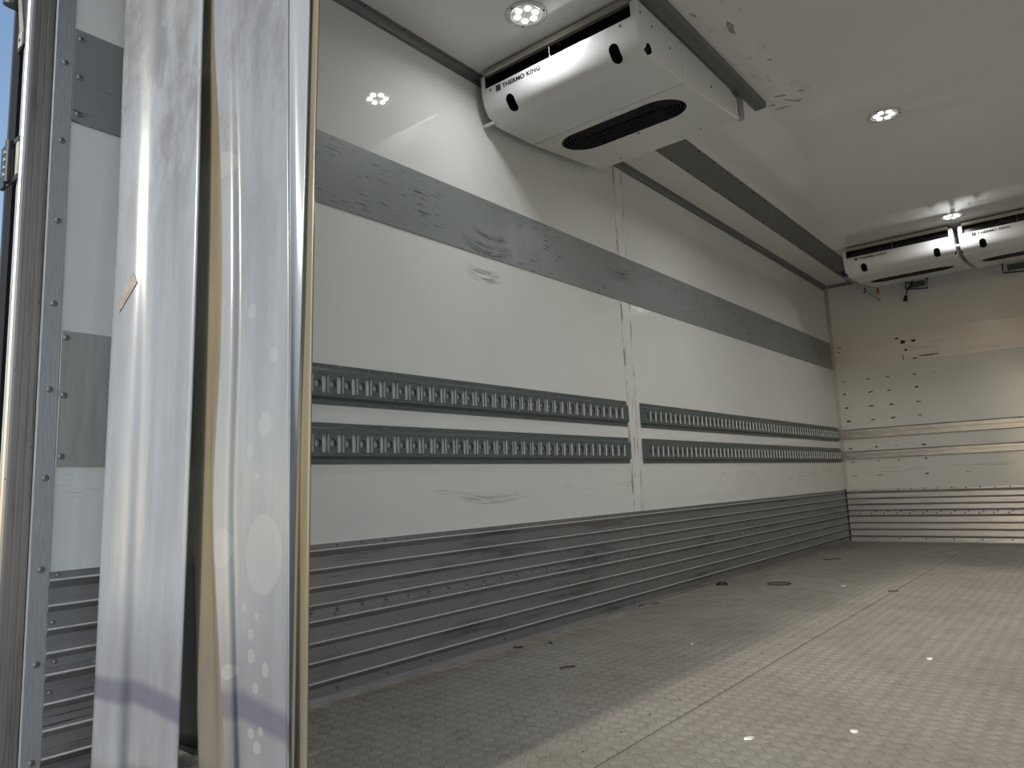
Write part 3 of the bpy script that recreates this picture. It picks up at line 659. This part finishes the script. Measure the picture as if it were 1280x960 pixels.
    for a in range(3):
        for b_ in range(3): em.box(a * 0.0072, a * 0.0072 + 0.0058, b_ * 0.0072, b_ * 0.0072 + 0.0058, -0.0004, 0.0004)
    em.box(-0.0015, 0.0222, -0.0015, 0.0, -0.0004, 0.0004); em.box(-0.0015, 0.0222, 0.0202, 0.0217, -0.0004, 0.0004)
    em.box(-0.0015, 0.0, 0, 0.0202, -0.0004, 0.0004); em.box(0.0202, 0.0217, 0, 0.0202, -0.0004, 0.0004)
    e = inst('emblem', em.mesh('emblem', 'print_black'), o + Vector((0.086, 0.0052, -0.0945)), body, (math.pi / 2 + sl, 0, 0)); e['label'] = 'small black square emblem'
    return r
def copy_tree(o, parent=None):
    c = o.copy(); col.objects.link(c); c.parent = parent
    for ch in o.children: copy_tree(ch, c)
    return c
u1 = make_unit((0.045, 2.170, UZ), 'white cooling unit hung below the ceiling beside the side wall, nearest the curtain')
for x, lab in ((0.472, 'white cooling unit at the bulkhead above the hanging plug, beside the dark ceiling strip'), (1.255, 'white cooling unit at the bulkhead, beyond the lamp from the side wall')):
    c = copy_tree(u1); c.location = (x, 5.945, UZ); c['label'] = lab; ORG[c.name] = Vector(c.location)
def mount(name, a, label):
    r = root(name, (a[0], a[2], H), label, 'mounting rail', 'mounting rails of the cooling units')
    x0, x1, y0, y1 = a
    MB().prism([(x0, H), (x0, 2.3385), (x0 + 0.004, 2.335), (x1 - 0.004, 2.335), (x1, 2.3385), (x1, H)], 'y', y0, y1).build('channel', 'ceiling_plate_steel', r)
    return r
mount('mounting_rail', (0.802, 0.858, 2.14, 3.29), 'grey steel mounting rail on the ceiling along the near cooling unit')
B(0.770, 0.800, 3.092, 3.15, 2.24, H).build('unit_bracket', 'grey_trim_vertical', None, (0.785, 3.12, H))
br = bpy.data.objects['unit_bracket']; tag(br, 'small grey bracket hanging at the rear end of the near cooling unit', 'bracket')
# support blocks between ceiling and units so that they hang from something
for (x, y_, lab) in ((0.20, 2.62, 'white hanger block above the near cooling unit'), (0.62, 6.40, 'white hanger block above the bulkhead cooling unit by the side wall'), (1.42, 6.40, 'white hanger block above the bulkhead cooling unit past the lamp')):
    tag(B(x, x + 0.46, y_, y_ + 0.2, UZ + 0.0205, H).build('hanger_block', 'white_paint', None, (x, y_, H)), lab, 'block', 'hanger blocks of the cooling units')
tag(MB().cyl((0.0, 2.235, 2.150), (1, 0, 0), 0.008, 0.06, 12).build('drain_pipe', 'white_paint', None, (0, 2.235, 2.15)), 'short white drain pipe from the near cooling unit to the side wall', 'pipe')
tag(MB().cyl((1.222, 6.03, 2.215), (1, 0, 0), 0.010, 0.038, 12).build('drain_pipe', 'white_paint', None, (1.22, 6.03, 2.215)), 'short white pipe joining the two bulkhead cooling units', 'pipe')

# ------------------------------------------------------------------ ceiling lamps (light comes from their LEDs)
def lamp(x, y_, label, power):
    r = root('ceiling_lamp', (x, y_, H), label, 'lamp', 'round LED lamps in the ceiling')
    R_ = 0.080; pr = [(0.0, H), (R_, H), (R_, H - 0.002), (R_ - 0.004, H - 0.004), (0.060, H - 0.0045), (0.056, H - 0.0025), (0.0, H - 0.0025)]
    mb = MB(); n = 40
    for (rr, z) in pr[1:-1]: mb.v += [(x + rr * math.cos(2 * math.pi * i / n), y_ + rr * math.sin(2 * math.pi * i / n), z) for i in range(n)]
    m = len(pr) - 2
    for q in range(m - 1): mb.f += [(q * n + i, q * n + (i + 1) % n, (q + 1) * n + (i + 1) % n, (q + 1) * n + i) for i in range(n)]
    mb.f += [tuple(range(n)), tuple(range((m - 1) * n, m * n))]
    bz = mb.build('bezel', 'lamp_bezel', r, smooth=False)
    for i in range(3):
        a = 2 * math.pi * (i + 0.15) / 3; inst('screw', SMALL_Z, (x + 0.069 * math.cos(a), y_ + 0.069 * math.sin(a), H - 0.0042), bz).scale = (0.7,) * 3
    for i in range(6):
        a = 2 * math.pi * i / 6 + 0.3; cx, cy = x + 0.036 * math.cos(a), y_ + 0.036 * math.sin(a)
        mbd = MB(); nn = 14
        for rr, z in ((0.0120, H - 0.0025), (0.0110, H - 0.005), (0.007, H - 0.0068)): mbd.v += [(cx + rr * math.cos(2 * math.pi * j / nn), cy + rr * math.sin(2 * math.pi * j / nn), z) for j in range(nn)]
        for q in range(2): mbd.f += [(q * nn + j, q * nn + (j + 1) % nn, (q + 1) * nn + (j + 1) % nn, (q + 1) * nn + j) for j in range(nn)]
        mbd.f.append(tuple(range(2 * nn, 3 * nn)))
        mbd.build('led', 'led', r, smooth=True)
        ld = bpy.data.lights.new('led_light', 'AREA'); ld.energy = power; ld.color = (0.955, 0.985, 1.0); ld.shape = 'DISK'; ld.size = 0.018; ld.spread = math.radians(160)
        lo = bpy.data.objects.new('led_light', ld); col.objects.link(lo); lo.parent = r; lo.location = (cx - x, cy - y_, -0.0085)
    return r
lamp(0.425, 2.010, 'lit round LED lamp in front of the near cooling unit', LAMP_POWER * 0.45)
lamp(W - 0.425, 2.010, 'unseen round LED lamp added by the plain side wall to even out the light', LAMP_POWER * 0.75)  # fill lamp out of view, added to light the walls evenly
lamp(1.250, 3.830, 'lit round LED lamp alone in mid ceiling', LAMP_POWER * 1.5)
lamp(1.252, 5.770, 'lit round LED lamp between the two bulkhead cooling units', LAMP_POWER * 0.7)

# ------------------------------------------------------------------ strip curtain
cr = root('curtain_rail', (0.0, 0.82, 2.30), 'steel hanging rail of the strip curtain under the header', 'rail')
B(0.004, W - 0.004, 0.625, 0.95, 2.318, H - 0.001).build('rail_bar', 'jamb', cr, bevel=0.004)
ZS = [2.318, 1.7, 1.3, 0.95, 0.6, 0.3, 0.03]
TILT = math.tan(math.radians(-1.2))
def strip(name, colsY, mat, label, zbot=0.03, tilt=TILT):
    """a PVC strip: columns of points (Y, [X at each height]), interpolated smoothly, 3 mm thick"""
    nU = 6; zs = [2.318 + (zbot - 2.318) * i / 40 for i in range(41)]
    def xat(xs, z):
        for k in range(len(ZS) - 1):
            if ZS[k] >= z >= ZS[k + 1] - 1e-6:
                t = (z - ZS[k]) / (ZS[k + 1] - ZS[k]); p0 = xs[max(k - 1, 0)]; p1 = xs[k]; p2 = xs[k + 1]; p3 = xs[min(k + 2, len(xs) - 1)]
                return p1 + 0.5 * t * ((p2 - p0) + t * (2 * p0 - 5 * p1 + 4 * p2 - p3 + t * (3 * (p1 - p2) + p3 - p0)))
        return xs[-1] + (xs[-1] - xs[-2]) * (ZS[-1] - z) / (ZS[-2] - ZS[-1])
    mb = MB(); nc = len(colsY); cols = []
    for k in range(nc - 1):
        for u in range(nU): cols.append((k, u / nU))
    cols.append((nc - 2, 1.0))
    for z in zs:
        for k, u in cols:
            def g(i): i = min(max(i, 0), nc - 1); return (xat(colsY[i][1], z), colsY[i][0])
            p0, p1, p2, p3 = g(k - 1), g(k), g(k + 1), g(k + 2)
            pt = [p1[c] + 0.5 * u * ((p2[c] - p0[c]) + u * (2 * p0[c] - 5 * p1[c] + 4 * p2[c] - p3[c] + u * (3 * (p1[c] - p2[c]) + p3[c] - p0[c]))) for c in (0, 1)]
            mb.v.append((pt[0], pt[1] - tilt * (z - 1.0), z))
    C = len(cols)
    for i in range(len(zs) - 1):
        for j in range(C - 1): mb.f.append((i * C + j, i * C + j + 1, (i + 1) * C + j + 1, (i + 1) * C + j))
    cx = sum(c[1][-1] for c in colsY) / nc; cy = sum(c[0] for c in colsY) / nc + tilt
    o = mb.build(name, mat, None, (cx, cy, zbot), smooth=True)
    s = o.modifiers.new('thickness', 'SOLIDIFY'); s.thickness = 0.003; s.offset = 0
    return tag(o, label, 'curtain strip', 'strips of the gathered PVC curtain')
c1 = strip('curtain_strip', [(0.735, [0.009, 0.034, 0.058, 0.063, 0.071, 0.08, 0.088]), (0.757, [0.06, 0.084, 0.107, 0.124, 0.135, 0.147, 0.157]), (0.787, [0.13, 0.151, 0.171, 0.177, 0.182, 0.186, 0.19]), (0.799, [0.311, 0.325, 0.339, 0.347, 0.35, 0.351, 0.351])], 'pvc_milky', 'milky PVC curtain strip beside the side wall, with a brown tape scrap on it', 0.006)
strip('curtain_strip', [(0.837, [0.205, 0.23, 0.255, 0.273, 0.296, 0.333, 0.368]), (0.832, [0.249, 0.288, 0.327, 0.349, 0.383, 0.414, 0.442]), (0.820, [0.3, 0.355, 0.414, 0.433, 0.424, 0.47, 0.514]), (0.830, [0.46, 0.49, 0.53, 0.55, 0.55, 0.58, 0.61])], 'pvc_yellowed', 'yellowed PVC curtain strip showing between the taped and the spotted strip')
strip('curtain_strip', [(0.783, [0.36, 0.412, 0.471, 0.494, 0.486, 0.532, 0.576]), (0.793, [0.419, 0.455, 0.498, 0.52, 0.521, 0.553, 0.583]), (0.808, [0.462, 0.491, 0.524, 0.541, 0.543, 0.566, 0.588]), (0.808, [0.573, 0.588, 0.609, 0.625, 0.633, 0.64, 0.646]), (0.812, [0.66, 0.672, 0.687, 0.702, 0.711, 0.718, 0.724])], 'pvc_clear', 'clear PVC curtain strip covered with pale oval water spots')
strip('curtain_strip', [(0.795, [0.69, 0.701, 0.714, 0.728, 0.736, 0.745, 0.753]), (0.804, [0.715, 0.72, 0.726, 0.731, 0.733, 0.738, 0.743]), (0.812, [0.756, 0.752, 0.747, 0.741, 0.732, 0.731, 0.731])], 'pvc_bluish', 'narrow bluish PVC curtain strip overlapping the spotted strip')
strip('curtain_strip', [(0.824, [0.733, 0.729, 0.723, 0.718, 0.709, 0.709, 0.709]), (0.816, [0.782, 0.777, 0.771, 0.77, 0.771, 0.774, 0.777])], 'pvc_yellowed', 'yellowed PVC curtain strip at the free edge of the curtain')
c6 = strip('curtain_strip', [(0.900, [0.030] * 7), (0.915, [0.113, 0.129, 0.143, 0.157, 0.163, 0.175, 0.187])], 'pvc_shaded', 'dark PVC curtain strip behind the others, shade put into its colour', 0.035, 0.0)
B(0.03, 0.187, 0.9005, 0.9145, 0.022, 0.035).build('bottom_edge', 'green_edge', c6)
TAPE = ([(0.1122, 0.7598, 1.1721), (0.1079, 0.7575, 1.1629), (0.1035, 0.7552, 1.1538), (0.0989, 0.7529, 1.1446), (0.0942, 0.7507, 1.1355), (0.0895, 0.7485, 1.1265), (0.0848, 0.7463, 1.1174), (0.08, 0.7442, 1.1083), (0.0748, 0.742, 1.0993)],
        [(0.1248, 0.7657, 1.1462), (0.1207, 0.7625, 1.1368), (0.1158, 0.7595, 1.1276), (0.1104, 0.7567, 1.1186), (0.1048, 0.754, 1.1097), (0.0994, 0.7515, 1.1007), (0.0936, 0.7489, 1.0918), (0.0877, 0.7463, 1.0829), (0.0817, 0.7438, 1.0741)])
tp = MB(); NA = 8
for i in range(NA + 1):
    for row in TAPE:
        x, yy, z = row[i]; tp.v += [(x + 0.0014, yy - 0.0022, z), (x + 0.0019, yy - 0.0029, z)]
for i in range(NA):
    k = 4 * i; tp.f += [(k, k + 2, k + 6, k + 4), (k + 1, k + 5, k + 7, k + 3), (k, k + 4, k + 5, k + 1), (k + 2, k + 3, k + 7, k + 6)]
tp.f += [(0, 1, 3, 2), (4 * NA, 4 * NA + 2, 4 * NA + 3, 4 * NA + 1)]
tag(tp.build('adhesive_tape', 'tape_brown', None, (0.06, 0.755, 1.13)), 'short brown tape scrap stuck aslant on the milky curtain strip', 'tape')

# ------------------------------------------------------------------ bulkhead bits under the units
pb = root('plug_bracket', (0.76, L, 2.20), 'black wire bracket with a hanging plug under the bulkhead cooling unit', 'bracket')
fr = [(0.69, L - 0.002, 2.27), (0.69, L - 0.05, 2.19), (0.86, L - 0.05, 2.17), (0.86, L - 0.05, 2.26), (0.86, L - 0.002, 2.26)]
MB().tube(fr, 0.006, 8).build('wire_frame', 'black_plastic', pb)
B(0.72, 0.84, L - 0.008, L, 2.205, 2.255).build('back_plate', 'rail_steel', pb)
MB().tube([(0.75, L - 0.03, 2.26), (0.72, L - 0.06, 2.20), (0.70, L - 0.05, 2.17), (0.685, L - 0.05, 2.125)], 0.006, 8).build('cable', 'black_plastic', pb, smooth=True)
MB().cyl((0.688, L - 0.05, 2.135), (-0.25, 0, -1), 0.014, 0.05, 12, 0.018).build('plug', 'black_plastic', pb)
MB().tube([(0.715 + 0.025 * math.cos(a), L - 0.04, 2.225 + 0.025 * math.sin(a)) for a in [2 * math.pi * i / 14 for i in range(14)]], 0.005, 6, True).build('cable_coil', 'black_plastic', pb, smooth=True)
pb2 = root('plug_bracket', (1.46, L, 2.20), 'black wire bracket under the bulkhead cooling unit past the lamp', 'bracket')
MB().tube([(1.41, L - 0.002, 2.27), (1.41, L - 0.05, 2.18), (1.60, L - 0.05, 2.16), (1.60, L - 0.05, 2.25), (1.60, L - 0.002, 2.25)], 0.006, 8).build('wire_frame', 'black_plastic', pb2)
B(1.44, 1.57, L - 0.008, L, 2.20, 2.25).build('back_plate', 'rail_steel', pb2)
cb = root('cable_pipe', (0.35, 6.6, 2.25), 'thin grey hose sagging from the bulkhead cooling unit to the wall', 'hose')
MB().tube([(0.46, 6.02, 2.19), (0.44, 6.06, 2.165), (0.44, 6.40, 2.17), (0.445, 6.75, 2.165), (0.456, 6.95, 2.155), (0.466, L - 0.001, 2.145)], 0.007, 8).build('hose', 'cable_grey', cb, smooth=True)
MB().tube([(0.44, 6.40, 2.17), (0.50, 6.6, 2.165), (0.52, 6.80, 2.19)], 0.004, 6).build('wire', 'cable_grey', cb, smooth=True)
MB().cyl((0.438, 6.01, 2.185), (0.2, 0.4, -0.3), 0.016, 0.04, 12).build('fitting', 'black_plastic', cb)
MB().tube([(0.452, 6.66, 2.185), (0.448, 6.68, 2.15), (0.43, 6.69, 2.145)], 0.006, 6).build('clip', 'black_plastic', cb)
ot = B(0.448, 0.470, L - 0.004, L, 2.205, 2.265).build('warning_tag', 'orange_tag', None, (0.459, L, 2.205)); tag(ot, 'small orange warning tag on the bulkhead below the cooling unit', 'tag')
blot('mark', 0.459, 2.238, 0.005, 0.014, L - 0.004, 'print_black', ot, 8, 0.2)

# ------------------------------------------------------------------ sealant residue on the ceiling, litter on the floor
def flat_patch(name, x, y_, z, rx, ry, rot, mat, label, cat, group, th=0.001, n=9, jag=0.3):
    k = [1 + random.uniform(-jag, jag) for _ in range(n)]; c, s = math.cos(rot), math.sin(rot); pts = []
    for i in range(n):
        a = 2 * math.pi * i / n; px, py = rx * k[i] * math.cos(a), ry * k[i] * math.sin(a); pts.append((x + c * px - s * py, y_ + s * px + c * py))
    o = MB().prism(pts, 'z', z, z + th).build(name, mat, None, (x, y_, z)); return tag(o, label, cat, group)
for x, y_, rx, ry, rot in ((0.966, 2.62, 0.045, 0.016, 1.6), (0.93, 3.28, 0.030, 0.008, 0.4), (0.955, 3.36, 0.034, 0.006, 1.0), (0.985, 3.38, 0.012, 0.008, 0), (1.0, 2.95, 0.018, 0.006, 1.2), (0.90, 3.40, 0.03, 0.006, 0.2), (0.89, 2.45, 0.02, 0.006, 1.3), (1.02, 3.30, 0.012, 0.006, 0.3), (0.87, 3.34, 0.012, 0.01, 0)):
    flat_patch('sealant_residue', x, y_, H - 0.0008, rx, ry, rot, 'residue', 'oblong brown patch of old adhesive on the ceiling, largest beside the mounting rail' if ry > 0.012 else 'thin brown smear of dried sealant on the ceiling around the mounting rail', 'residue', 'sealant residue on the ceiling', 0.0008, 11, 0.45)
cpz = root('rubber_cap', (0.085, 4.10, 0.0), 'flat black rubber cap lying on the floor near the kick plate', 'cap')
MB().cyl((0.085, 4.10, 0.0), (0, 0, 1), 0.036, 0.009, 20, 0.032).build('cap_body', 'black_rubber', cpz)
MB().tube([(0.085 + 0.026 * math.cos(a), 4.10 + 0.026 * math.sin(a), 0.010) for a in [2 * math.pi * i / 16 for i in range(16)]], 0.004, 6, True).build('rim', 'black_plastic', cpz, smooth=True)
dn = root('floor_ring', (0.363, 4.25, 0.0), 'low worn metal ring set in the floor past the black cap', 'ring')
MB().tube([(0.363 + 0.062 * math.cos(a), 4.25 + 0.062 * math.sin(a), 0.0015) for a in [2 * math.pi * i / 24 for i in range(24)]], 0.004, 6, True).build('ring', 'twig_brown', dn, smooth=True)
MB().cyl((0.363, 4.25, 0.0), (0, 0, 1), 0.045, 0.0015, 20).build('plate', 'kick_alu', dn)
def twig(x, y_, ln, rot, label):
    p = [Vector((x, y_, 0.003))]; a = rot
    for i in range(4): a += random.uniform(-0.4, 0.4); p.append(p[-1] + Vector((math.cos(a), math.sin(a), random.uniform(-0.05, 0.12))) * ln / 4)
    p = [Vector((q.x, q.y, max(q.z, 0.003))) for q in p]
    tag(MB().tube(p, 0.0028, 5).build('twig', 'twig_brown', None, (x, y_, 0)), label, 'twig', 'twigs on the floor')
for x, y_, ln, rot, lab in ((0.405, 2.05, 0.055, 0.9, 'curved dark twig lying midway between kick plate and floor seam'), (0.055, 2.23, 0.04, 0.5, 'small dark twig close to the kick plate of the near wall panel'), (0.13, 2.36, 0.03, 0.2, 'small dark twig close to the kick plate of the near wall panel'), (0.03, 3.24, 0.05, 1.4, 'small dark twig at the foot of the kick plate below the wall joint'), (0.05, 3.33, 0.04, 1.1, 'small dark twig at the foot of the kick plate below the wall joint'), (0.23, 5.53, 0.12, 0.6, 'long thin twig on the floor before the far corner'), (0.95, 4.17, 0.05, 0.4, 'small dark twig beside the floor seam, past the metal ring')):
    twig(x, y_, ln, rot, lab)
for x, y_, rx, ry, rot, lab in ((1.177, 1.737, 0.014, 0.006, 0.9, 'long narrow white paper scrap on the floor just past the seam'), (1.366, 1.916, 0.008, 0.006, 0.3, 'small squarish white scrap beside the long narrow one'), (1.38, 2.756, 0.010, 0.006, 0.5, 'tiny white scrap alone on the lit floor past the squarish one'), (0.70, 4.3, 0.016, 0.008, 0.4, 'white scrap on the floor between metal ring and seam'), (0.62, 2.60, 0.006, 0.004, 0.4, 'tiny white crumb on the shaded floor before the black cap')):
    flat_patch('paper_scrap', x, y_, 0.0001, rx, ry, rot, 'paper_white', lab, 'litter', 'paper scraps on the floor', 0.004, 6, 0.35)
